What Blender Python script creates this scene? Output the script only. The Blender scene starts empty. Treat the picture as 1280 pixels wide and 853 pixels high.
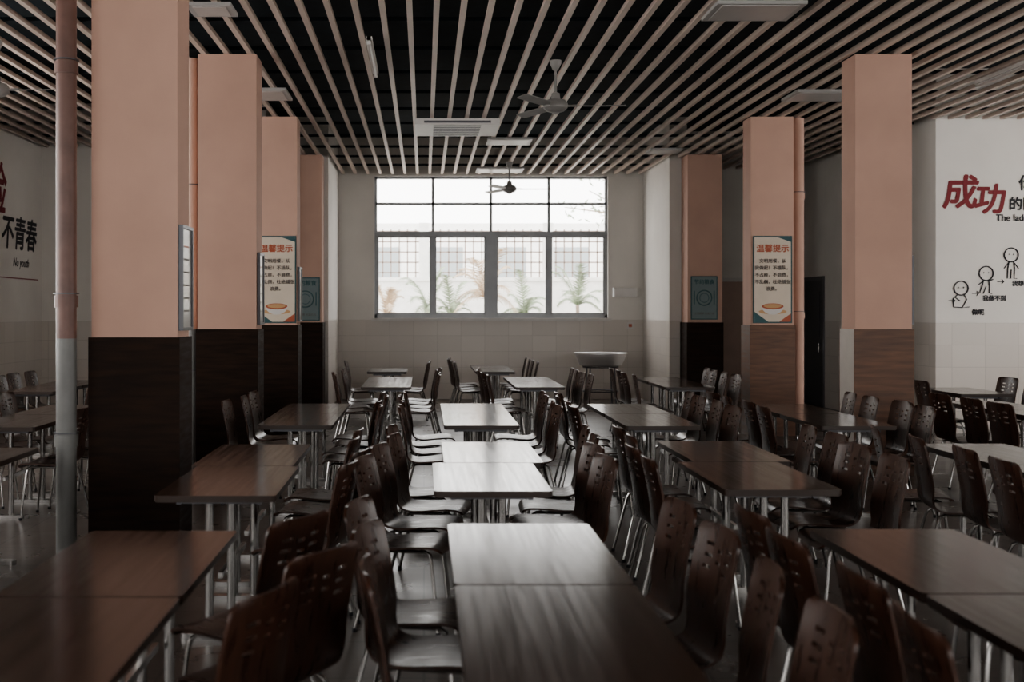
import bpy, math, random
from mathutils import Vector, Matrix
random.seed(7)
S = bpy.context.scene
COL = S.collection

# ---------------------------------------------------------------- materials
def mat(name, color, rough=0.6, metal=0.0, var=0.0, vscale=6.0, spec=0.5, bump=0.0, coat=0.0):
    m = bpy.data.materials.new(name); m.use_nodes = True
    nt = m.node_tree; b = nt.nodes['Principled BSDF']
    b.inputs['Roughness'].default_value = rough
    b.inputs['Metallic'].default_value = metal
    b.inputs['Specular IOR Level'].default_value = spec
    b.inputs['Coat Weight'].default_value = coat
    b.inputs['Coat Roughness'].default_value = 0.12
    c = (*color, 1)
    b.inputs['Base Color'].default_value = c
    if var > 0:
        tc = nt.nodes.new('ShaderNodeNewGeometry')
        n = nt.nodes.new('ShaderNodeTexNoise'); n.inputs['Scale'].default_value = vscale
        n.inputs['Detail'].default_value = 5
        nt.links.new(tc.outputs['Position'], n.inputs['Vector'])
        r = nt.nodes.new('ShaderNodeValToRGB')
        r.color_ramp.elements[0].position = 0.3; r.color_ramp.elements[1].position = 0.7
        r.color_ramp.elements[0].color = (*[v*(1-var) for v in color], 1)
        r.color_ramp.elements[1].color = (*[min(1, v*(1+var)) for v in color], 1)
        nt.links.new(n.outputs['Fac'], r.inputs['Fac'])
        nt.links.new(r.outputs['Color'], b.inputs['Base Color'])
    return m

def wood(name, c1, c2, rough, scale=(18, 1.2, 18), coat=0.0, obj=True, roughvar=0.1, spec=0.5):
    m = bpy.data.materials.new(name); m.use_nodes = True
    nt = m.node_tree; b = nt.nodes['Principled BSDF']
    b.inputs['Specular IOR Level'].default_value = spec
    tc = nt.nodes.new('ShaderNodeTexCoord')
    mp = nt.nodes.new('ShaderNodeMapping'); mp.inputs['Scale'].default_value = scale
    nt.links.new(tc.outputs['Object'], mp.inputs['Vector'])
    oi = nt.nodes.new('ShaderNodeObjectInfo')
    mp2 = nt.nodes.new('ShaderNodeVectorMath'); mp2.operation = 'ADD'
    nt.links.new(mp.outputs['Vector'], mp2.inputs[0])
    ml = nt.nodes.new('ShaderNodeMath'); ml.operation = 'MULTIPLY'; ml.inputs[1].default_value = 37
    nt.links.new(oi.outputs['Random'], ml.inputs[0])
    nt.links.new(ml.outputs[0], mp2.inputs[1])
    n = nt.nodes.new('ShaderNodeTexNoise'); n.inputs['Scale'].default_value = 1.0
    n.inputs['Detail'].default_value = 6; n.inputs['Distortion'].default_value = 0.3
    nt.links.new(mp2.outputs[0], n.inputs['Vector'])
    r = nt.nodes.new('ShaderNodeValToRGB')
    r.color_ramp.elements[0].position = 0.3; r.color_ramp.elements[1].position = 0.72
    r.color_ramp.elements[0].color = (*c1, 1); r.color_ramp.elements[1].color = (*c2, 1)
    nt.links.new(n.outputs['Fac'], r.inputs['Fac'])
    nt.links.new(r.outputs['Color'], b.inputs['Base Color'])
    mr = nt.nodes.new('ShaderNodeMapRange')
    mr.inputs['From Min'].default_value = 0.3; mr.inputs['From Max'].default_value = 0.7
    mr.inputs['To Min'].default_value = rough - roughvar; mr.inputs['To Max'].default_value = rough + roughvar
    nt.links.new(n.outputs['Fac'], mr.inputs['Value'])
    nt.links.new(mr.outputs[0], b.inputs['Roughness'])
    b.inputs['Coat Weight'].default_value = coat; b.inputs['Coat Roughness'].default_value = 0.15
    return m

def tiled_wall(name, paint, tile, z=1.5, tw=0.45, th=0.30):
    m = bpy.data.materials.new(name); m.use_nodes = True
    nt = m.node_tree; b = nt.nodes['Principled BSDF']
    g = nt.nodes.new('ShaderNodeNewGeometry')
    s = nt.nodes.new('ShaderNodeSeparateXYZ'); nt.links.new(g.outputs['Position'], s.inputs[0])
    a = nt.nodes.new('ShaderNodeMath'); a.operation = 'ADD'
    nt.links.new(s.outputs['X'], a.inputs[0]); nt.links.new(s.outputs['Y'], a.inputs[1])
    cb = nt.nodes.new('ShaderNodeCombineXYZ')
    nt.links.new(a.outputs[0], cb.inputs[0]); nt.links.new(s.outputs['Z'], cb.inputs[1])
    br = nt.nodes.new('ShaderNodeTexBrick'); br.offset = 0
    br.inputs['Scale'].default_value = 1.0; br.inputs['Brick Width'].default_value = tw
    br.inputs['Row Height'].default_value = th; br.inputs['Mortar Size'].default_value = 0.003
    br.inputs['Color1'].default_value = (*tile, 1)
    br.inputs['Color2'].default_value = (*[v*0.93 for v in tile], 1)
    br.inputs['Mortar'].default_value = (*[v*0.72 for v in tile], 1)
    nt.links.new(cb.outputs[0], br.inputs['Vector'])
    n = nt.nodes.new('ShaderNodeTexNoise'); n.inputs['Scale'].default_value = 1.3; n.inputs['Detail'].default_value = 6
    nt.links.new(g.outputs['Position'], n.inputs['Vector'])
    r = nt.nodes.new('ShaderNodeValToRGB')
    r.color_ramp.elements[0].position = 0.3; r.color_ramp.elements[1].position = 0.7
    r.color_ramp.elements[0].color = (*[v*0.9 for v in paint], 1); r.color_ramp.elements[1].color = (*paint, 1)
    nt.links.new(n.outputs['Fac'], r.inputs['Fac'])
    c = nt.nodes.new('ShaderNodeMath'); c.operation = 'GREATER_THAN'; c.inputs[1].default_value = z
    nt.links.new(s.outputs['Z'], c.inputs[0])
    mx = nt.nodes.new('ShaderNodeMix'); mx.data_type = 'RGBA'
    nt.links.new(c.outputs[0], mx.inputs[0]); nt.links.new(br.outputs['Color'], mx.inputs[6]); nt.links.new(r.outputs['Color'], mx.inputs[7])
    nt.links.new(mx.outputs[2], b.inputs['Base Color'])
    mr = nt.nodes.new('ShaderNodeMapRange'); mr.inputs['To Min'].default_value = 0.3; mr.inputs['To Max'].default_value = 0.85
    nt.links.new(c.outputs[0], mr.inputs['Value']); nt.links.new(mr.outputs[0], b.inputs['Roughness'])
    return m

def floor_mat():
    m = bpy.data.materials.new('floor_tile'); m.use_nodes = True
    nt = m.node_tree; b = nt.nodes['Principled BSDF']
    g = nt.nodes.new('ShaderNodeNewGeometry')
    br = nt.nodes.new('ShaderNodeTexBrick'); br.offset = 0
    br.inputs['Scale'].default_value = 1.0; br.inputs['Brick Width'].default_value = 0.6
    br.inputs['Row Height'].default_value = 0.6; br.inputs['Mortar Size'].default_value = 0.006
    br.inputs['Color1'].default_value = (0.10, 0.082, 0.072, 1); br.inputs['Color2'].default_value = (0.08, 0.066, 0.058, 1)
    br.inputs['Mortar'].default_value = (0.04, 0.034, 0.031, 1)
    nt.links.new(g.outputs['Position'], br.inputs['Vector'])
    nt.links.new(br.outputs['Color'], b.inputs['Base Color'])
    n = nt.nodes.new('ShaderNodeTexNoise'); n.inputs['Scale'].default_value = 2.5; n.inputs['Detail'].default_value = 6
    nt.links.new(g.outputs['Position'], n.inputs['Vector'])
    mr = nt.nodes.new('ShaderNodeMapRange'); mr.inputs['To Min'].default_value = 0.18; mr.inputs['To Max'].default_value = 0.42
    nt.links.new(n.outputs['Fac'], mr.inputs['Value']); nt.links.new(mr.outputs[0], b.inputs['Roughness'])
    return m

M = {}
M['pink'] = mat('pink_paint', (0.53, 0.345, 0.275), 0.75, var=0.06, vscale=2)
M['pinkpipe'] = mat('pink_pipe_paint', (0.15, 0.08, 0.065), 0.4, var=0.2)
M['greypipe'] = mat('grey_pipe_plastic', (0.16, 0.16, 0.155), 0.35, var=0.15)
M['wall'] = tiled_wall('painted_tiled_wall', (0.74, 0.71, 0.67), (0.60, 0.555, 0.51))
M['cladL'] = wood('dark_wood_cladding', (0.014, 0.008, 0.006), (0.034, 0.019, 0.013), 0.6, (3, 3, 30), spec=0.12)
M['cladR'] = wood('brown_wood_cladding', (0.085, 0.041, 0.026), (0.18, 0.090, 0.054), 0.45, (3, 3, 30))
M['tilepale'] = mat('pale_tile', (0.5, 0.46, 0.42), 0.3, var=0.05)
M['top'] = wood('table_laminate', (0.024, 0.012, 0.008), (0.054, 0.028, 0.019), 0.16, (38, 1.1, 14), coat=0.0, roughvar=0.035, spec=0.42)
M['edge'] = mat('table_edge_band', (0.03, 0.017, 0.012), 0.35)
M['ply'] = wood('chair_plywood', (0.026, 0.011, 0.007), (0.060, 0.027, 0.017), 0.30, (8, 30, 8), coat=0.0, roughvar=0.05, spec=0.35)
M['steel'] = mat('brushed_steel', (0.42, 0.41, 0.40), 0.25, 1.0)
M['brightsteel'] = mat('polished_basin_steel', (0.85, 0.85, 0.85), 0.42, 1.0)
M['darksteel'] = mat('dark_steel', (0.12, 0.12, 0.13), 0.4, 0.8)
M['slat'] = mat('slat_paint', (0.56, 0.46, 0.40), 0.42, var=0.08, vscale=1.5)
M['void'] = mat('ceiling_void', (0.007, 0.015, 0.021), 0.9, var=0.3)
M['white'] = mat('white_enamel', (0.6, 0.58, 0.56), 0.4, var=0.04)
M['fan'] = mat('fan_grey_enamel', (0.26, 0.25, 0.24), 0.4, var=0.1)
M['fixture'] = mat('fixture_enamel', (0.38, 0.37, 0.36), 0.4, var=0.04)
M['offlamp'] = mat('lamp_diffuser', (0.46, 0.43, 0.41), 0.3, var=0.04)
M['winframe'] = mat('window_aluminium', (0.30, 0.31, 0.32), 0.4, 0.3, var=0.05)
M['black'] = mat('black_ink', (0.02, 0.02, 0.025), 0.7)
M['red'] = mat('red_ink', (0.20, 0.020, 0.026), 0.7)
M['darkdoor'] = mat('dark_door_paint', (0.03, 0.035, 0.045), 0.4, var=0.1)
M['door'] = mat('beige_door_paint', (0.42, 0.30, 0.25), 0.5, var=0.05)
M['cream'] = mat('poster_cream', (0.60, 0.52, 0.43), 0.5, var=0.04)
M['teal'] = mat('poster_teal', (0.03, 0.09, 0.10), 0.5, var=0.05)
M['paleteal'] = mat('poster_pale_teal', (0.17, 0.22, 0.225), 0.5, var=0.05)
M['orange'] = mat('poster_orange', (0.40, 0.10, 0.05), 0.5)
M['gold'] = mat('poster_gold', (0.5, 0.3, 0.15), 0.5)
M['greyink'] = mat('poster_text_ink', (0.12, 0.10, 0.09), 0.6)
M['glass'] = mat('picture_glazing', (0.5, 0.48, 0.46), 0.15)
M['floor'] = floor_mat()
M['ext'] = mat('exterior_render', (0.74, 0.73, 0.71), 0.8, var=0.06)
M['extground'] = mat('exterior_paving', (0.7, 0.68, 0.65), 0.8, var=0.1)
M['extwin'] = mat('neighbour_window_glass', (0.30, 0.33, 0.34), 0.4)
M['fence'] = mat('fence_paint', (0.26, 0.20, 0.17), 0.6)
M['leaf'] = mat('palm_leaf', (0.26, 0.31, 0.22), 0.7, var=0.35, vscale=5)
M['leafo'] = mat('dry_palm_leaf', (0.46, 0.36, 0.26), 0.7, var=0.3, vscale=5)
M['bark'] = mat('palm_bark', (0.35, 0.29, 0.24), 0.9, var=0.3)

# ---------------------------------------------------------------- mesh builder
class MB:
    def __init__(s): s.v = []; s.f = []; s.m = []; s.mats = []; s.sm = []
    def mi(s, k):
        if k not in s.mats: s.mats.append(k)
        return s.mats.index(k)
    def add(s, vs, fs, k, smooth=False):
        o = len(s.v); s.v += [tuple(v) for v in vs]; i = s.mi(k)
        for f in fs: s.f.append(tuple(o+a for a in f)); s.m.append(i); s.sm.append(smooth)
    def box(s, x0, x1, y0, y1, z0, z1, k):
        vs = [(x0,y0,z0),(x1,y0,z0),(x1,y1,z0),(x0,y1,z0),(x0,y0,z1),(x1,y0,z1),(x1,y1,z1),(x0,y1,z1)]
        s.add(vs, [(3,2,1,0),(4,5,6,7),(0,1,5,4),(1,2,6,5),(2,3,7,6),(3,0,4,7)], k)
    def tube(s, pts, r, k, n=8, closed=False, caps=True):
        P = [Vector(p) for p in pts]; rs = r if isinstance(r, (list, tuple)) else [r]*len(P)
        vs = []; fs = []; up = None; N = len(P)
        for i, p in enumerate(P):
            if closed: t = (P[(i+1) % N]-P[i-1]).normalized()
            else: t = (P[min(i+1, N-1)]-P[max(i-1, 0)]).normalized()
            if up is None:
                up = Vector((0,0,1)) if abs(t.z) < .9 else Vector((1,0,0))
            a = t.cross(up)
            if a.length < 1e-5: a = t.cross(Vector((0,1,0)))
            a.normalize(); b = a.cross(t).normalized(); up = b
            for j in range(n):
                an = 2*math.pi*j/n
                vs.append(p+(a*math.cos(an)+b*math.sin(an))*rs[i])
        for i in range(N if closed else N-1):
            i2 = (i+1) % N
            for j in range(n):
                fs.append((i*n+j, i*n+(j+1) % n, i2*n+(j+1) % n, i2*n+j))
        s.add(vs, fs, k, True)
        if caps and not closed:
            s.add(vs[:n], [tuple(range(n))], k); s.add(vs[-n:], [tuple(reversed(range(n)))], k)
    def lathe(s, prof, c, k, n=24, ax='z'):
        vs = []; fs = []
        for (r, h) in prof:
            for j in range(n):
                a = 2*math.pi*j/n
                vs.append((c[0]+r*math.cos(a), c[1]+r*math.sin(a), c[2]+h))
        for i in range(len(prof)-1):
            for j in range(n):
                fs.append((i*n+j, i*n+(j+1) % n, (i+1)*n+(j+1) % n, (i+1)*n+j))
        s.add(vs, fs, k, True)
    def prism(s, outl, z0, z1, k, kside=None):
        n = len(outl)
        vs = [(x,y,z0) for x,y in outl]+[(x,y,z1) for x,y in outl]
        s.add(vs, [tuple(range(n, 2*n)), tuple(reversed(range(n)))], k)
        s.add(vs, [(i,(i+1)%n,n+(i+1)%n,n+i) for i in range(n)], kside or k)
    def mesh(s, name, origin=(0,0,0)):
        me = bpy.data.meshes.new(name)
        o = Vector(origin)
        me.from_pydata([tuple(Vector(v)-o) for v in s.v], [], s.f)
        for k in s.mats: me.materials.append(M[k])
        me.polygons.foreach_set('material_index', s.m)
        me.polygons.foreach_set('use_smooth', s.sm)
        me.update()
        if any(s.sm): me.set_sharp_from_angle(angle=math.radians(38))
        return me
    def obj(s, name, parent=None, origin=None):
        if origin is None:
            n = len(s.v); origin = tuple((min(v[i] for v in s.v)+max(v[i] for v in s.v))/2 for i in range(3))
        o = bpy.data.objects.new(name, s.mesh(name, origin)); o.location = origin
        COL.objects.link(o)
        if parent: setp(o, parent)
        return o
def setp(o, p):
    o.parent = p; o.matrix_parent_inverse = Matrix.Translation(p.location).inverted()
def empty(name, loc):
    e = bpy.data.objects.new(name, None); e.location = loc; e.empty_display_size = 0.2
    COL.objects.link(e); return e
def box(name, x0, x1, y0, y1, z0, z1, k, parent=None):
    b = MB(); b.box(x0, x1, y0, y1, z0, z1, k); return b.obj(name, parent)
def rrect(w, h, r, n=5):
    o = []
    for cx, cy, a0 in ((w/2-r, h/2-r, 0), (-w/2+r, h/2-r, 90), (-w/2+r, -h/2+r, 180), (w/2-r, -h/2+r, 270)):
        for i in range(n+1):
            a = math.radians(a0+90*i/n); o.append((cx+r*math.cos(a), cy+r*math.sin(a)))
    return o
def text(name, body, loc, size, k, rot=(math.pi/2, 0, 0), parent=None, off=0.0, ext=0.001, shear=0, ls=1.0):
    """off>0 = bold: several copies shifted by a few mm"""
    c = bpy.data.curves.new(name, 'FONT'); c.body = body; c.size = size; c.extrude = ext
    c.shear = shear; c.space_line = ls; c.align_x = 'CENTER'; c.align_y = 'CENTER'
    c.materials.append(M[k])
    sh = [(0, 0)] if off == 0 else [(0, 0), (off, 0), (-off, 0), (0, off), (0, -off), (off*.7, off*.7), (-off*.7, -off*.7)]
    side = rot[2] > 0.1
    for i, (a, b_) in enumerate(sh):
        o = bpy.data.objects.new(name, c); o.rotation_euler = rot; COL.objects.link(o)
        d = i*.0004
        o.location = (loc[0]+d, loc[1]+a, loc[2]+b_) if side else (loc[0]+a, loc[1]-d, loc[2]+b_)
        if parent: setp(o, parent)
    return o

# ---------------------------------------------------------------- room shell
H = 4.95; CZ = 4.25
box('floor', -6.25, 11.2, -4.2, 22.9, -0.1, 0, 'floor')
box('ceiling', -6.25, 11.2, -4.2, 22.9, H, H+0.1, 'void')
def wall_open(name, axis, pos, thick, a0, a1, opens, k='wall', zt=H):
    b = MB()
    def bx(p, q, z0, z1):
        if q-p < 1e-4 or z1-z0 < 1e-4: return
        if axis == 'x': b.box(p, q, pos, pos+thick, z0, z1, k)
        else: b.box(pos, pos+thick, p, q, z0, z1, k)
    cur = a0
    for (p, q, z0, z1) in sorted(opens):
        bx(cur, p, 0, zt); bx(p, q, 0, z0); bx(p, q, z1, zt); cur = q
    bx(cur, a1, 0, zt)
    return b.obj(name)
WX0, WX1, WZ0, WZ1 = -0.94, 3.48, 1.53, 4.22
wall_open('wall_back', 'x', 22.7, 0.2, -1.62, 4.15, [(WX0, WX1, WZ0, WZ1)])
box('wall_alcove_left', -1.82, -1.62, 20.3, 22.9, 0, H, 'wall')
box('wall_alcove_right', 4.15, 4.45, 20.3, 22.9, 0, H, 'wall')
box('wall_back_left', -2.5, -1.82, 20.3, 20.5, 0, H, 'wall')
box('wall_left_step', -2.7, -2.5, 19.0, 20.5, 0, H, 'wall')
box('wall_left_return', -6.05, -2.7, 19.0, 19.2, 0, H, 'wall')
box('wall_back_right', 4.45, 6.93, 21.9, 22.1, 0, H, 'wall')
box('wall_right_recess', 6.93, 7.13, 16.25, 22.1, 0, H, 'wall')
box('wall_right_return', 7.13, 11.0, 16.25, 16.45, 0, H, 'wall')
LW = [(-2.5, 0.5, 1.1, 3.9), (2.0, 5.0, 1.1, 3.9), (6.5, 9.5, 1.1, 3.9), (11.0, 14.0, 1.1, 3.9)]
wall_open('wall_left', 'y', -6.25, 0.2, -4.2, 19.2, LW)
RW = [(0.0, 3.5, 1.1, 3.9), (6.0, 9.5, 1.1, 3.9), (11.5, 14.5, 1.1, 3.9)]
wall_open('wall_right', 'y', 11.0, 0.2, -4.2, 16.45, RW)
BW = [(-4.5, -1.0, 1.1, 3.9), (0.5, 4.0, 1.1, 3.9), (5.5, 9.0, 1.1, 3.9)]
wall_open('wall_front', 'x', -4.2, 0.2, -6.05, 11.0, BW)

def window(name, axis, pos, a0, a1, z0, z1, nv=3, t=0.05):
    b = MB()
    def bx(p, q, u0, u1, d=0.06):
        if axis == 'x': b.box(p, q, pos-d/2, pos+d/2, u0, u1, 'winframe')
        else: b.box(pos-d/2, pos+d/2, p, q, u0, u1, 'winframe')
    bx(a0, a1, z0, z0+t); bx(a0, a1, z1-t, z1)
    bx(a0, a0+t, z0+t, z1-t); bx(a1-t, a1, z0+t, z1-t)
    for i in range(1, nv+1):
        x = a0+(a1-a0)*i/(nv+1); bx(x-t/2, x+t/2, z0+t, z1-t, 0.05)
    zz = z0+(z1-z0)*0.62; bx(a0+t, a1-t, zz-t/2, zz+t/2, 0.04)
    return b.obj(name)
n = 2
for a in LW: window('window_%d' % n, 'y', -6.15, *a); n += 1
for a in RW: window('window_%d' % n, 'y', 11.1, *a); n += 1
for a in BW: window('window_%d' % n, 'x', -4.1, *a); n += 1

# main window
b = MB(); y = 22.80
def wb(x0, x1, z0, z1, d=0.03): b.box(x0, x1, y-d, y+d, z0, z1, 'winframe')
t = 0.05
wb(WX0, WX1, WZ0, WZ0+0.07); wb(WX0, WX1, WZ1-t, WZ1); wb(WX0, WX0+t, WZ0, WZ1); wb(WX1-t, WX1, WZ0, WZ1)
mx = (WX0+WX1)/2
zm = 3.13; zu = 3.70
wb(WX0, WX1, zm-0.045, zm+0.045, 0.05); wb(WX0, WX1, zu-0.022, zu+0.022)
for x in (0.17, mx, 2.37): wb(x-0.025, x+0.025, zm, WZ1)
wb(mx-0.10, mx+0.10, WZ0, zm, 0.045)
for x in (0.17, 2.37): wb(x-0.035, x+0.035, WZ0, zm, 0.035)
for x0, x1 in ((WX0+.05, .135), (.205, mx-.1), (mx+.1, 2.335), (2.405, WX1-.05)):
    wb(x0, x0+.03, WZ0+.07, zm-.045, .02); wb(x1-.03, x1, WZ0+.07, zm-.045, .02)
    wb(x0, x1, WZ0+.07, WZ0+.10, .02); wb(x0, x1, zm-.075, zm-.045, .02)
b.obj('window_1')
box('trim_1', WX0-0.05, WX1+0.05, 22.62, 22.72, WZ0-0.05, WZ0-0.002, 'white')

# columns
def column(x0, x1, y0, y1, clad, side=None):
    e = empty('column', ((x0+x1)/2, (y0+y1)/2, 0))
    box('shaft', x0, x1, y0, y1, 0, CZ, 'pink', e)
    c = 0.018
    b = MB()
    b.box(x0-c, x1+c, y0-c, y0, 0, 1.475, clad); b.box(x0-c, x1+c, y1, y1+c, 0, 1.475, clad)
    b.box(x0-c, x0, y0, y1, 0, 1.475, side or clad); b.box(x1, x1+c, y0, y1, 0, 1.475, clad)
    b.obj('cladding', e)
    return e
YC = [8.23, 12.1, 15.97, 19.84]
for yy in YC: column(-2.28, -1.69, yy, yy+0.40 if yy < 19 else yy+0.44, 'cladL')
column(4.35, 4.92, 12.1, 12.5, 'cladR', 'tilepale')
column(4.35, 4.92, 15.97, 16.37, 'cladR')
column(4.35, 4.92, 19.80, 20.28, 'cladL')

# pipes
def pipe(x, y, r, zsplit, rings, kp='pinkpipe'):
    e = MB(); top = CZ-.003
    e.tube([(x, y, 0), (x, y, zsplit)], r, 'greypipe', 20); e.tube([(x, y, zsplit), (x, y, top)], r, kp, 20)
    for z in rings:
        k = 'greypipe' if z < zsplit else kp
        e.tube([(x, y, z-0.04), (x, y, z+0.04)], r*1.15, k, 20)
        e.tube([(x, y, z+0.05), (x, y, z+0.058)], r*1.25, 'darksteel', 20)
    e.box(x-0.015, x+0.015, y, y+r+0.06, 1.70, 1.73, 'darksteel')
    return e.obj('drain_pipe')
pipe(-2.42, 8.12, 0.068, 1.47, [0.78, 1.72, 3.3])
pipe(-2.37, 12.3, 0.05, 1.47, [1.0, 2.9], 'pink')
pipe(5.02, 16.1, 0.075, 0.3, [1.6, 3.2], 'pink')

# ceiling slats + carriers
b = MB(); x = -5.95
def yend(x):
    if x > 6.85: return 16.2
    if x > 4.5: return 21.85
    if x > 4.1: return 20.25
    if x > -1.6: return 22.65
    if x > -2.45: return 20.25
    return 18.95
while x < 10.95:
    b.box(x-0.025, x+0.025, -4.0, yend(x+0.03) if x > 0 else yend(x-0.03), CZ, CZ+0.045, 'slat'); x += 0.233
b.obj('ceiling_slats')
b = MB(); yy = -3.5
while yy < 22.5:
    x0 = -6.0 if yy < 18.9 else (-2.45 if yy < 20.2 else -1.6)
    x1 = 10.95 if yy < 16.2 else (6.9 if yy < 20.2 else 4.1)
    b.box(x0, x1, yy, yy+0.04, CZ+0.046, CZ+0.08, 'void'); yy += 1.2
b.obj('ceiling_slat_carriers')

# ceiling fixtures
def panel(x0, x1, y0, y1):
    e = MB(); z = CZ-0.001
    e.box(x0, x1, y0, y1, z-0.03, z, 'fixture'); e.box(x0+.05, x1-.05, y0+.05, y1-.05, z-0.036, z-0.03, 'offlamp')
    e.obj('ceiling_light_panel')
panel(2.45, 3.2, 10.0, 10.6); panel(4.36, 5.1, 14.0, 14.65); panel(-2.0, -1.62, 10.05, 10.45) ; panel(-2.0, -1.6, 13.9, 14.6)
panel(.95, 1.62, 17.85, 18.5); panel(.95, 1.8, 21.5, 22.2); panel(3.6, 4.1, 19.0, 19.5)
def acunit(x0, x1, y0, y1):
    e = MB(); z = CZ-0.001
    e.box(x0, x1, y0, y1, z-0.08, z, 'white')
    for i in range(7):
        u = y0+0.12+i*(y1-y0-.24)/6; e.box(x0+.25, x1-.25, u-.025, u+.025, z-0.086, z-0.08, 'darksteel')
    e.box(x0+.12, x1-.12, y0-.004, y0, z-.06, z-.03, 'darksteel')
    e.obj('air_conditioner_cassette')
acunit(-0.12, 1.02, 16.1, 17.2)
def tube_light(x, y0, y1):
    e = MB(); z = CZ-0.001
    e.box(x-.03, x+.03, y0, y1, z-.04, z, 'white'); e.tube([(x, y0+.04, z-.06), (x, y1-.04, z-.06)], .016, 'offlamp', 10)
    e.box(x-.02, x+.02, y0, y0+.04, z-.08, z, 'white'); e.box(x-.02, x+.02, y1-.04, y1, z-.08, z, 'white')
    e.obj('fluorescent_tube_light')
tube_light(-0.52, 11.3, 12.9); tube_light(6.22, 12.3, 13.5)

def fan(x, y, ang, zc=3.78):
    e = MB()
    e.tube([(x, y, zc+.05), (x, y, CZ-.001)], .014, 'fan', 10)
    e.lathe([(0.0, CZ-.001), (.06, CZ-.001), (.06, CZ-.03), (.03, CZ-.10), (0.014, CZ-.11)], (x, y, 0), 'fan')
    e.lathe([(.014, .14), (.04, .13), (.05, .07), (.10, .055), (.125, .02), (.125, -.02), (.09, -.055), (.04, -.07), (.03, -.085), (0, -.09)], (x, y, zc), 'fan')
    for i in range(3):
        a = math.radians(ang+120*i); d = Vector((math.cos(a), math.sin(a), 0)); p = Vector((-d.y, d.x, 0)); c = Vector((x, y, zc))
        e.tube([c+d*.10, c+d*.22], .012, 'fan', 6)
        L = [(.18, .035), (.25, .06), (.45, .065), (.70, .06), (.72, .045)]
        vs = []
        for (r, w) in L:
            for s_, dz in ((-1, -.012), (1, .012)):
                vs.append(c+d*r+p*w*s_+Vector((0, 0, dz)))
        m_ = len(vs); vs += [v-Vector((0, 0, .006)) for v in vs]
        fs = []
        for q in range(len(L)-1):
            a_, b_ = 2*q, 2*q+1
            fs += [(a_, b_, b_+2, a_+2), (m_+a_, m_+a_+2, m_+b_+2, m_+b_), (a_, a_+2, m_+a_+2, m_+a_), (b_, m_+b_, m_+b_+2, b_+2)]
        fs += [(0, m_, m_+1, 1), (m_-2, m_-1, 2*m_-1, 2*m_-2)]
        e.add(vs, fs, 'fan')
    e.obj('ceiling_fan')
fan(1.36, 12.4, -4); fan(1.48, 20.8, 0); fan(-4.1, 11.5, -3)

# ---------------------------------------------------------------- table mesh
TW, TL, TH = 0.60, 1.14, 0.745
def table_mesh():
    b = MB()
    b.prism(rrect(TW, TL, 0.025), TH-0.028, TH, 'top', 'edge')
    b.prism(rrect(TW-.012, TL-.012, 0.02), TH-0.034, TH-0.028, 'edge')
    for s_ in (-1, 1):
        b.box(s_*.2-.012, s_*.2+.012, -TL/2+.12, TL/2-.12, TH-.062, TH-.034, 'darksteel')
    for s_ in (-1, 1):
        y = s_*0.40
        for x in (-.055, .055):
            b.tube([(x, y, .03), (x, y, TH-.062)], .021, 'steel', 14)
        b.box(-.21, .21, y-.025, y+.025, TH-.062, TH-.034, 'darksteel')
        b.prism([(px*1, py+y) for px, py in rrect(.40, .07, .03)], 0.0, .03, 'steel')
    b.box(-.012, .012, -.4, .4, .30, .33, 'steel')
    return b.mesh('dining_table')
TM = table_mesh()
def add_table(cx, y0, rot=0):
    o = bpy.data.objects.new('dining_table', TM); o.location = (cx, y0+TL/2, 0); o.rotation_euler = (0, 0, math.radians(rot)); COL.objects.link(o)

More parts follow.
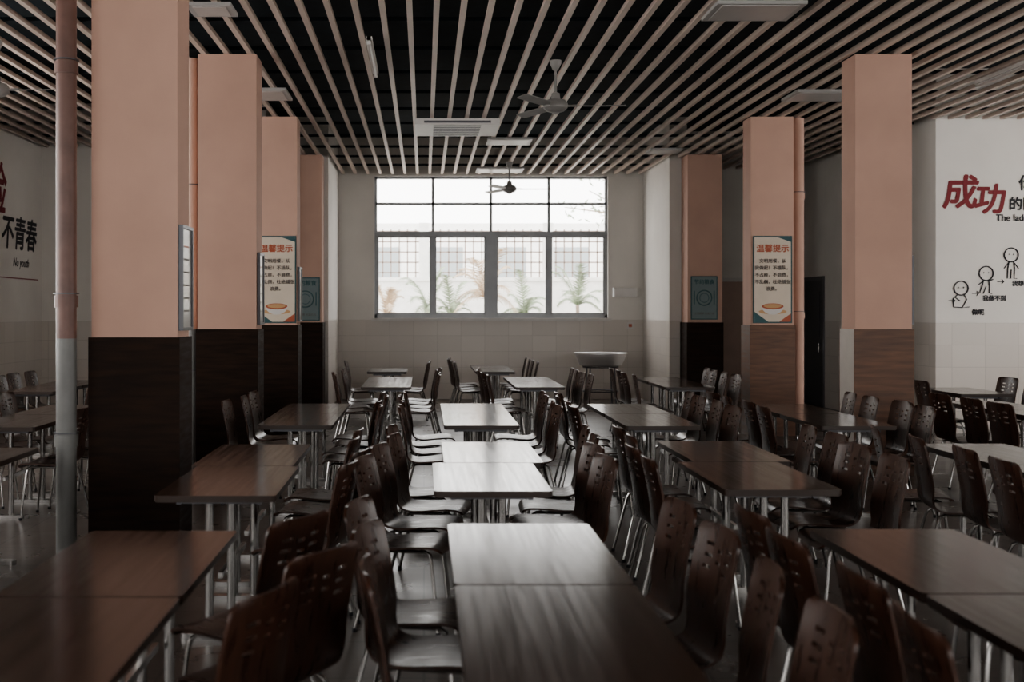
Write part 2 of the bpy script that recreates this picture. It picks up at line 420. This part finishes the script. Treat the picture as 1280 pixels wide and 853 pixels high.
# ---------------------------------------------------------------- chair mesh
def catmull(P, n):
    out = []
    Q = [P[0]]+P+[P[-1]]
    for i in range(1, len(Q)-2):
        for j in range(8):
            t = j/8; p0, p1, p2, p3 = [Vector(q) for q in Q[i-1:i+3]]
            out.append(0.5*((2*p1)+(-p0+p2)*t+(2*p0-5*p1+4*p2-p3)*t*t+(-p0+3*p1-3*p2+p3)*t**3))
    out.append(Vector(P[-1]))
    L = [0]
    for a, b_ in zip(out, out[1:]): L.append(L[-1]+(b_-a).length)
    res = []
    for i in range(n+1):
        s_ = L[-1]*i/n; k = 0
        while k < len(L)-2 and L[k+1] < s_: k += 1
        f = (s_-L[k])/max(1e-9, L[k+1]-L[k]); res.append(out[k].lerp(out[k+1], f))
    return res, L[-1]
def chair_mesh():
    prof = [(.225, .415), (.21, .437), (.17, .449), (.08, .447), (-.02, .438), (-.10, .436), (-.155, .452), (-.185, .495), (-.20, .56), (-.215, .66), (-.235, .76), (-.262, .88)]
    n = 60
    P, L = catmull(prof, n)
    nx = 20; T = [-1+2*i/nx for i in range(nx+1)]
    vs = []
    for i, p in enumerate(P):
        s_ = L*i/n; d = L-s_
        w = 0.205
        w -= 0.022*math.exp(-((s_-.40)/.09)**2)
        if d < .05: w -= .045*(1-math.sqrt(max(0, 1-((.05-d)/.05)**2)))
        if s_ < .05: w -= .04*(1-math.sqrt(max(0, 1-((.05-s_)/.05)**2)))
        back = min(1, max(0, (s_-.42)/.12))
        for t in T:
            vs.append((p.x+back*.022*t*t, w*t, p.y-(1-back)*0.006*(1-t*t)))
    holes = set()
    for rr in (-6, -9, -12):
        for c in (4, 5, 6, 13, 14, 15): holes.add((n+rr, c))
    for rr in (-7, -10):
        for c in (9, 10): holes.add((n+rr, c))
    fs = []
    for i in range(n):
        for j in range(nx):
            if (i, j) in holes: continue
            a = i*(nx+1)+j; fs.append((a, a+1, a+nx+2, a+nx+1))
    me = bpy.data.meshes.new('tmp'); me.from_pydata(vs, [], fs); me.update()
    o = bpy.data.objects.new('tmp', me); COL.objects.link(o)
    so = o.modifiers.new('s', 'SOLIDIFY'); so.thickness = 0.012; so.offset = 0
    bpy.context.view_layer.update()
    ev = bpy.data.meshes.new_from_object(o.evaluated_get(bpy.context.evaluated_depsgraph_get()))
    b = MB()
    b.add([tuple(v.co) for v in ev.vertices], [tuple(p.vertices) for p in ev.polygons], 'ply', True)
    bpy.data.objects.remove(o)
    for s_ in (-1, 1):
        y = .145*s_; yo = .185*s_
        path = [(.205, yo, 0.009), (.165, y*1.08, .37), (.155, y, .405), (.13, y, .420), (0, y, .418), (-.10, y, .418), (-.13, y, .405), (-.145, y*1.08, .37), (-.235, yo, 0.009)]
        b.tube(path, .0095, 'steel', 8)
        for fx in (.205, -.235): b.tube([(fx, yo, 0), (fx, yo, .02)], .013, 'black', 8)
    for x in (.10, -.08):
        b.tube([(x, -.145, .418), (x, .145, .418)], .008, 'steel', 8)
    me = b.mesh('dining_chair')
    return me
CM = chair_mesh()
def chair(x, y, rot):
    o = bpy.data.objects.new('dining_chair', CM); o.location = (x, y, 0); o.rotation_euler = (0, 0, math.radians(rot)); COL.objects.link(o)
def setup(cx, y0, left=(1, 1), right=(1, 1), rl=0, rr=0, j=6, pull=0.10, rot=0, pl_=None):
    add_table(cx, y0, rot)
    for s_, flags, base, ex in ((-1, left, 0, rl), (1, right, 180, rr)):
        for q, f in enumerate(flags):
            if not f: continue
            yy = y0+TL/2+(-.28 if q == 0 else .28)+random.uniform(-.03, .03)
            pl = pull+random.uniform(-.03, .05)
            if s_ < 0 and pl_ is not None: pl = pl_
            chair(cx+s_*(TW/2+pl), yy, base+ex+random.uniform(-j, j))
G = TL+0.015
# centre row
setup(0.40, 2.83, left=(0, 1), right=(1, 1), pl_=.03)
setup(0.40, 2.83+G, left=(1, 1), right=(1, 1), rl=-8)
setup(0.35, 6.05, rl=-10, rr=8); setup(0.42, 6.05+G, rl=-6)
setup(0.46, 9.55, rl=-6); setup(0.46, 9.55+G)
setup(-0.46, 14.4); setup(-0.46, 14.4+G); setup(-0.56, 18.1); 
setup(1.40, 14.4); setup(1.40, 14.4+G); setup(1.08, 18.1); setup(1.08, 18.1+G)
# right row
setup(1.90, 2.70, left=(1, 1)); setup(1.90, 2.70+G)
setup(1.83, 6.10, rl=6); setup(1.93, 6.10+G)
setup(1.90, 9.50); setup(1.90, 9.50+G)
setup(3.20, 14.4); setup(3.20, 14.4+G)
# far right row
setup(3.68, 5.95, rr=10, rl=-5); setup(3.68, 5.95+G, rl=-10)
setup(3.45, 9.5); setup(3.45, 9.5+G)
setup(5.55, 9.9); setup(5.55, 9.9+G, left=(1, 0)); setup(6.2, 13.2); setup(7.6, 12.0); setup(7.6, 7.6); setup(5.6, 6.0)
# left row
setup(-1.07, 2.66, left=(1, 1), right=(0, 0)); setup(-1.07, 2.66+G, left=(1, 0), right=(0, 1), rr=-22)
chair(-0.53, 4.02, 150); chair(-0.66, 3.42, 160)
setup(-1.03, 5.90, left=(0, 0), rr=-8); setup(-1.07, 5.90+G, left=(0, 0), rr=-5)
setup(-1.03, 9.55, left=(0, 1)); setup(-1.03, 9.55+G)
# far left rows
setup(-2.86, 5.7, right=(1, 0)); setup(-2.86, 5.7+G, right=(0, 0)); setup(-3.35, 9.4); setup(-3.35, 9.4+G); setup(-4.5, 13.6); setup(-4.5, 13.6+G); setup(-3.2, 14.5)

# ---------------------------------------------------------------- basin on stand
b = MB(); cx, cy = 3.12, 21.2
b.lathe([(0, .72), (.30, .72), (.36, .74), (.43, .88), (.445, .92), (.47, .925), (.47, .915), (.45, .91), (.44, .86), (.37, .71), (.30, .69), (0, .69)], (cx, cy, 0), 'brightsteel', 32)
for i in range(4):
    a = math.radians(45+90*i); b.tube([(cx+.34*math.cos(a), cy+.34*math.sin(a), 0), (cx+.3*math.cos(a), cy+.3*math.sin(a), .69)], .015, 'darksteel', 8)
for z in (.25, .675):
    b.tube([(cx+.31*math.cos(math.radians(q*15)), cy+.31*math.sin(math.radians(q*15)), z) for q in range(24)], .012, 'darksteel', 8, closed=True)
b.obj('steel_basin_on_stand')

# wall bits
b = MB(); b.prism([(x+3.8, y) for x, y in rrect(.48, .14, .04)], 1.93, 2.10, 'white')
for v in range(len(b.v)): b.v[v] = (b.v[v][0], b.v[v][1]+22.62, b.v[v][2])
b.box(3.6, 4.0, 22.552, 22.56, 1.945, 1.96, 'darksteel'); b.obj('hand_dryer')
b = MB(); b.box(3.84, 3.96, 22.685, 22.70, 1.33, 1.45, 'white'); b.box(3.87, 3.93, 22.68, 22.685, 1.36, 1.42, 'orange'); b.obj('wall_switch')

# doors
b = MB(); X = 6.93
b.box(X-.03, X-.001, 20.75, 20.83, 0, 2.2, 'darksteel'); b.box(X-.03, X-.001, 21.75, 21.83, 0, 2.2, 'darksteel'); b.box(X-.03, X-.001, 20.75, 21.83, 2.2, 2.27, 'darksteel')
b.box(X-.02, X-.001, 20.83, 21.75, 0, 2.2, 'darkdoor'); b.box(X-.026, X-.02, 20.95, 21.63, 1.2, 2.0, 'darkdoor'); b.tube([(X-.05, 20.92, .95), (X-.05, 20.92, 1.1)], .012, 'steel'); b.box(X-.05, X-.02, 20.91, 20.93, 1.0, 1.03, 'steel')
b.obj('door_1')
b = MB(); Y = 21.9
b.box(4.98, 5.05, Y-.03, Y-.001, 0, 2.2, 'white'); b.box(5.9, 5.97, Y-.03, Y-.001, 0, 2.2, 'white'); b.box(4.98, 5.97, Y-.03, Y-.001, 2.2, 2.27, 'white')
b.box(5.05, 5.9, Y-.02, Y-.001, 0, 2.2, 'door')
b.box(5.15, 5.8, Y-.027, Y-.02, .2, 1.0, 'door'); b.box(5.15, 5.8, Y-.027, Y-.02, 1.2, 2.05, 'door'); b.tube([(5.12, Y-.05, 1.05), (5.22, Y-.05, 1.05)], .012, 'steel'); b.box(5.11, 5.13, Y-.05, Y-.02, 1.04, 1.06, 'steel')
b.obj('door_2')

# ---------------------------------------------------------------- posters
def poster_front(x0, x1, y, z0, z1, style):
    e = empty('notice_poster', ((x0+x1)/2, y, z0)); w = x1-x0; h = z1-z0; yb = y-.003
    k = 'cream' if style == 'cream' else 'paleteal'
    b = MB(); b.box(x0, x1, yb-.012, yb, z0, z1, 'teal'); m_ = .018
    b.box(x0+m_, x1-m_, yb-.014, yb-.012, z0+m_, z1-m_, k); b.obj('board', e)
    yf = yb-.016; cxx = (x0+x1)/2
    if style == 'cream':
        text('title', '温馨提示', (cxx, yf, z1-.15*h), w*.21, 'orange', parent=e, off=.0025)
        for i, s_ in enumerate(('文明用餐，从', '我做起！不插队，', '不占座，不浪费，', '不乱倒，杜绝铺张', '浪费。')):
            text('line', s_, (cxx, yf, z1-h*(.29+.08*i)), w*.115, 'greyink', parent=e, off=.0012)
        b = MB(); zc = z0+.14*h
        n_ = 20
        def ell(cx_, cz_, rx, rz, k_, yy, a0=0, a1=360):
            pts = [(cx_+rx*math.cos(math.radians(a0+(a1-a0)*i/n_)), yy, cz_+rz*math.sin(math.radians(a0+(a1-a0)*i/n_))) for i in range(n_+1)]
            b.add(pts, [tuple(range(n_+1))], k_)
        ell(cxx, zc-.01, w*.36, .035, 'gold', yf)
        ell(cxx, zc+.06, w*.28, .11, 'white', yf-.001, 180, 360)
        ell(cxx, zc+.06, w*.28, .04, 'orange', yf-.002)
        ell(cxx, zc+.065, w*.23, .028, 'gold', yf-.003)
        b.add([(x0+m_, yf, z0+m_), (x0+m_+w*.35, yf, z0+m_), (x0+m_, yf, z0+.13*h)], [(0, 1, 2)], 'teal')
        b.add([(x1-m_, yf, z0+m_), (x1-m_, yf, z0+.11*h), (x1-m_-w*.3, yf, z0+m_)], [(0, 1, 2)], 'orange')
        b.add([(x1-m_, yf, z1-m_), (x1-m_-w*.35, yf, z1-m_), (x1-m_, yf, z1-.07*h)], [(0, 1, 2)], 'teal')
        b.obj('picture', e)
    else:
        text('title', '节约粮食', (cxx, yf, z1-.14*h), w*.19, 'teal', parent=e, off=.0025)
        b = MB()
        pts = [(cxx+w*.28*math.cos(i*math.pi/14), yf, z0+h*.5+w*.28*math.sin(i*math.pi/14)) for i in range(28)]
        b.tube(pts, .009, 'teal', 6, closed=True)
        pts = [(cxx+w*.17*math.cos(i*math.pi/14), yf, z0+h*.5+w*.17*math.sin(i*math.pi/14)) for i in range(28)]
        b.tube(pts, .005, 'teal', 6, closed=True)
        for s_ in (-1, 1): b.box(cxx+s_*w*.37-.008, cxx+s_*w*.37+.008, yf-.002, yf, z0+h*.35, z0+h*.66, 'teal')
        b.obj('picture', e)
        text('line', '文明用餐 光盘行动', (cxx, yf, z0+.14*h), w*.09, 'greyink', parent=e)
poster_front(4.375, 4.895, 15.97, 1.50, 2.66, 'cream')
poster_front(-2.22, -1.70, 15.97, 1.50, 2.66, 'cream')
poster_front(4.40, 4.84, 19.80, 1.52, 2.24, 'teal')
poster_front(-2.20, -1.72, 19.84, 1.50, 2.22, 'teal')
def frame_side(x, y0, y1, z0, z1, s=1):
    b = MB(); xs = sorted((x+.003*s, x+.035*s))
    t = .022
    for a in ((y0, y1, z0, z0+t), (y0, y1, z1-t, z1), (y0, y0+t, z0+t, z1-t), (y1-t, y1, z0+t, z1-t)):
        b.box(xs[0], xs[1], a[0], a[1], a[2], a[3], 'darksteel')
    xm = sorted((x+.003*s, x+.022*s)); b.box(xm[0], xm[1], y0+t, y1-t, z0+t, z1-t, 'glass')
    for i in range(6): 
        xq = sorted((x+.022*s, x+.024*s)); z = z1-.15-i*.09; b.box(xq[0], xq[1], y0+.1, y1-.1, z, z+.012, 'greyink' if i else 'orange')
    b.obj('framed_notice')
frame_side(-1.69, 8.25, 8.61, 1.52, 2.25); frame_side(-1.69, 12.13, 12.46, 1.52, 2.25); frame_side(-1.69, 16.0, 16.33, 1.52, 2.25)
frame_side(4.92, 12.13, 12.46, 1.52, 2.22)

# ---------------------------------------------------------------- wall lettering
YW = 16.245
e = empty('wall_lettering', (7.6, YW, 3.0))
text('success_a', '成', (7.25, YW, 3.24), .48, 'red', parent=e, off=.012, shear=.12)
text('success_b', '功', (7.65, YW, 3.15), .43, 'red', parent=e, off=.012, shear=.12)
text('you', '你', (8.16, YW, 3.38), .22, 'black', parent=e, off=.006)
text('of_steps', '的阶梯', (8.20, YW, 3.10), .19, 'black', parent=e, off=.006)
text('english', 'The ladder of success', (8.29, YW, 2.92), .125, 'black', parent=e, off=.003)
b = MB(); 
def ring(cx_, cz_, r, w=.009):
    b.tube([(cx_+r*math.cos(i*math.pi/12), YW-.002, cz_+r*math.sin(i*math.pi/12)) for i in range(24)], w, 'black', 6, closed=True)
def fig(x, z, s=1.0, pose=0):
    def ln(pts, w=.007): b.tube([(x+(p[0]-x)*s, YW-.002, z+(p[1]-z)*s) for p in pts], w, 'black', 6)
    ring(x, z, .095)
    for q in (-1, 1): ln([(x+q*.04, z+.0), (x+q*.04, z+.02)], .006)
    if pose == 0:
        ln([(x-.05, z-.10), (x-.13, z-.17), (x-.12, z-.30), (x+.02, z-.31)]); ln([(x+.05, z-.10), (x+.09, z-.18), (x+.02, z-.31), (x+.13, z-.30)])
        ln([(x-.09, z-.15), (x-.02, z-.20)])
    elif pose == 1:
        ln([(x-.04, z-.11), (x-.07, z-.22), (x-.11, z-.33), (x-.05, z-.34), (x, z-.22)]); ln([(x+.04, z-.11), (x+.06, z-.22), (x+.05, z-.33), (x+.10, z-.34)])
        ln([(x-.05, z-.13), (x-.13, z-.19)]); ln([(x+.05, z-.13), (x+.12, z-.10)])
    else:
        ln([(x-.04, z-.13), (x-.06, z-.24), (x-.07, z-.42), (x-.01, z-.42), (x, z-.26)]); ln([(x+.04, z-.13), (x+.06, z-.24), (x+.05, z-.42), (x+.10, z-.42)])
        ln([(x-.05, z-.14), (x-.13, z-.24)]); ln([(x+.05, z-.14), (x+.13, z-.24)])
fig(7.27, 1.97, .85, 0); fig(7.61, 2.17, .8, 1); fig(7.95, 2.42, .76, 2); fig(8.35, 2.64, .76, 2)
for (x, z) in ((7.10, 1.80), (7.42, 1.90), (7.76, 2.06), (8.16, 2.24)):
    for pts in ([(x, z), (x+.09, z)], [(x+.06, z+.03), (x+.09, z), (x+.06, z-.03)]): b.tube([(p[0], YW-.002, p[1]) for p in pts], .006, 'black', 6)
o = b.obj('cartoon_figures', e)
text('label', '做呢', (7.50, YW, 1.64), .085, 'black', parent=e, off=.003)
text('label', '我做不到', (7.72, YW, 1.83), .08, 'black', parent=e, off=.003)
text('label', '我想做到', (8.12, YW, 2.03), .08, 'black', parent=e, off=.003)
# left wall
XL = -6.045; R = (math.pi/2, 0, math.pi/2)
e = empty('wall_calligraphy', (XL, 17.8, 2.8))
text('big', '验', (XL, 16.95, 3.35), .80, 'red', R, e, off=.015, shear=.1)
text('youth', '不青春', (XL, 17.93, 2.78), .52, 'black', R, e, off=.011, shear=.15)
text('english', 'No youth', (XL, 18.0, 2.38), .18, 'black', R, e, shear=.3)
b = MB(); b.box(XL-.003, XL, 16.2, 18.8, 2.14, 2.155, 'red'); b.obj('underline', e)

# ---------------------------------------------------------------- outside
box('exterior_ground', -25, 30, 22.95, 60, -0.25, -0.12, 'extground')
b = MB()
b.box(-12, 16, 29.0, 29.2, -0.12, 2.4, 'ext'); b.box(-12, 16, 28.95, 29.25, 2.4, 2.48, 'ext')
xx = -12
while xx < 16:
    b.box(xx-.014, xx+.014, 29.09, 29.11, 2.48, 3.65, 'fence'); xx += .2
for z in (2.6, 2.85, 3.1, 3.35, 3.6): b.box(-12, 16, 29.09, 29.12, z-.015, z+.015, 'fence')
for xx in range(-12, 17, 3): b.box(xx-.12, xx+.12, 28.98, 29.22, 2.48, 3.8, 'ext')
b.obj('boundary_fence')
b = MB()
b.box(-14, 14, 40, 46, -0.12, 4.6, 'ext')
for i in range(13):
    for j in range(2):
        x = -12.5+i*2.1; z = 0.6+j*2.0
        b.box(x, x+1.2, 39.97, 40, z, z+1.2, 'extwin')
b.obj('neighbour_building')
def palm(x, y, h, s, k, nl=11):
    b = MB(); b.tube([(x, y, -.12), (x+.05, y, h*.5), (x, y, h)], [.05, .045, .04], 'bark', 10)
    for i in range(nl):
        a = 2*math.pi*i/nl+random.uniform(-.4, .4); L = s*random.uniform(.6, 1.2); up = random.uniform(.5, 2.3)
        pts = []
        for q in range(9):
            t = q/8; r = L*t*(1-.3*(up-.5)); z = h+L*(up*t-1.0*t*t); pts.append(Vector((x+r*math.cos(a), y+r*math.sin(a), z)))
        b.tube(pts, [.010*(1-.8*q/8) for q in range(9)], k, 5)
        side = Vector((-math.sin(a), math.cos(a), 0))
        for q in range(1, 9):
            for sub in (0, .33, .66):
                p = pts[q-1].lerp(pts[q], sub); d = (pts[q]-pts[q-1]).normalized()
                for s_ in (-1, 1):
                    l = .34*s*(1-.9*abs(q/8-.45))*random.uniform(.7, 1.1); tip = p+side*s_*l*.7+d*l*.7-Vector((0, 0, l*random.uniform(.1, .4)))
                    w = d*.018
                    b.add([p-w, p+w, tip], [(0, 1, 2)], k)
    b.obj('palm_plant')
palm(1.35, 26.0, 1.95, 1.15, 'leafo', 14); palm(0.1, 27.4, 1.7, .9, 'leaf'); palm(3.4, 26.6, 1.8, .9, 'leaf'); palm(-0.8, 26.0, 1.6, .8, 'leafo'); palm(2.3, 27.6, 1.6, .9, 'leaf'); palm(0.6, 26.6, 1.55, .8, 'leaf')
b = MB(); tx, ty = 5.0, 27.5
b.tube([(tx, ty, -.12), (tx-.1, ty, 2), (tx+.1, ty, 4), (tx, ty, 5.5)], [.16, .13, .10, .05], 'bark', 10)
for i in range(34):
    a = random.uniform(0, 6.28); z0 = random.uniform(3.4, 5.4); L = random.uniform(.9, 2.1)
    p0 = Vector((tx, ty, z0)); p1 = p0+Vector((math.cos(a)*L, math.sin(a)*L, random.uniform(.1, .8)))
    b.tube([p0, p0.lerp(p1, .5)+Vector((0, 0, .1)), p1], [.03, .02, .008], 'bark', 5)
    for q in range(26):
        p = p0.lerp(p1, random.uniform(.35, 1.05))+Vector([random.uniform(-.25, .25) for _ in range(3)])
        d = Vector([random.uniform(-1, 1) for _ in range(3)]).normalized(); s_ = d.orthogonal().normalized()
        b.add([p-d*.08, p+s_*.03, p+d*.08, p-s_*.03], [(0, 1, 2, 3)], 'leaf')
b.obj('broadleaf_tree')

# ---------------------------------------------------------------- light
w = bpy.data.worlds.new('World'); S.world = w; w.use_nodes = True
bg = w.node_tree.nodes['Background']; bg.inputs['Color'].default_value = (1.0, 0.985, 0.965, 1); bg.inputs['Strength'].default_value = 5.5
def area(name, loc, rot, sx, sy, en, col, portal=False):
    l = bpy.data.lights.new(name, 'AREA'); l.shape = 'RECTANGLE'; l.size = sx; l.size_y = sy; l.energy = en; l.color = col
    o = bpy.data.objects.new(name, l); o.location = loc; o.rotation_euler = rot; COL.objects.link(o)
    if portal: l.cycles.is_portal = True
    return o
hp = math.pi/2
area('window_portal', ((WX0+WX1)/2, 22.93, (WZ0+WZ1)/2), (-hp, 0, 0), WX1-WX0, WZ1-WZ0, 1, (1, 1, 1), True)
for a, en in zip(LW, (2, 6, 20, 55)): area('left_window_fill', (-6.3, (a[0]+a[1])/2, 2.5), (0, -hp, 0), 2.8, 3.0, en, (1.0, 0.94, 0.87))  # added fill lamps at unseen windows, brightening the right columns' left faces
for a, en in zip(RW, (3, 10, 75)): area('right_window_fill', (11.25, (a[0]+a[1])/2, 2.5), (0, hp, 0), 2.8, 3.0, en, (1.0, 0.96, 0.91))  # out-of-view lamps added as fill, mainly to brighten the lettered wall
for a, en in zip(BW, (2, 10, 55)): area('front_window_fill', ((a[0]+a[1])/2, -4.25, 2.5), (hp, 0, 0), 3.2, 2.8, en, (1.0, 0.94, 0.86))  # fill lamps added behind the camera for column fronts, stronger towards the right

# ---------------------------------------------------------------- camera
c = bpy.data.cameras.new('Camera'); c.sensor_width = 36; c.lens = 36*1500/1280
c.shift_x = (640-530)/1280; c.shift_y = -(426.5-390)/1280
c.clip_start = 0.05; c.clip_end = 200
c.dof.use_dof = True; c.dof.focus_distance = 11; c.dof.aperture_fstop = 2.6
o = bpy.data.objects.new('Camera', c); o.location = (0, 0, 1.65); o.rotation_euler = (hp, 0, 0); COL.objects.link(o)
S.camera = o
S.view_settings.view_transform = 'AgX'
S.view_settings.look = 'AgX - Medium High Contrast'
S.view_settings.exposure = 0.0
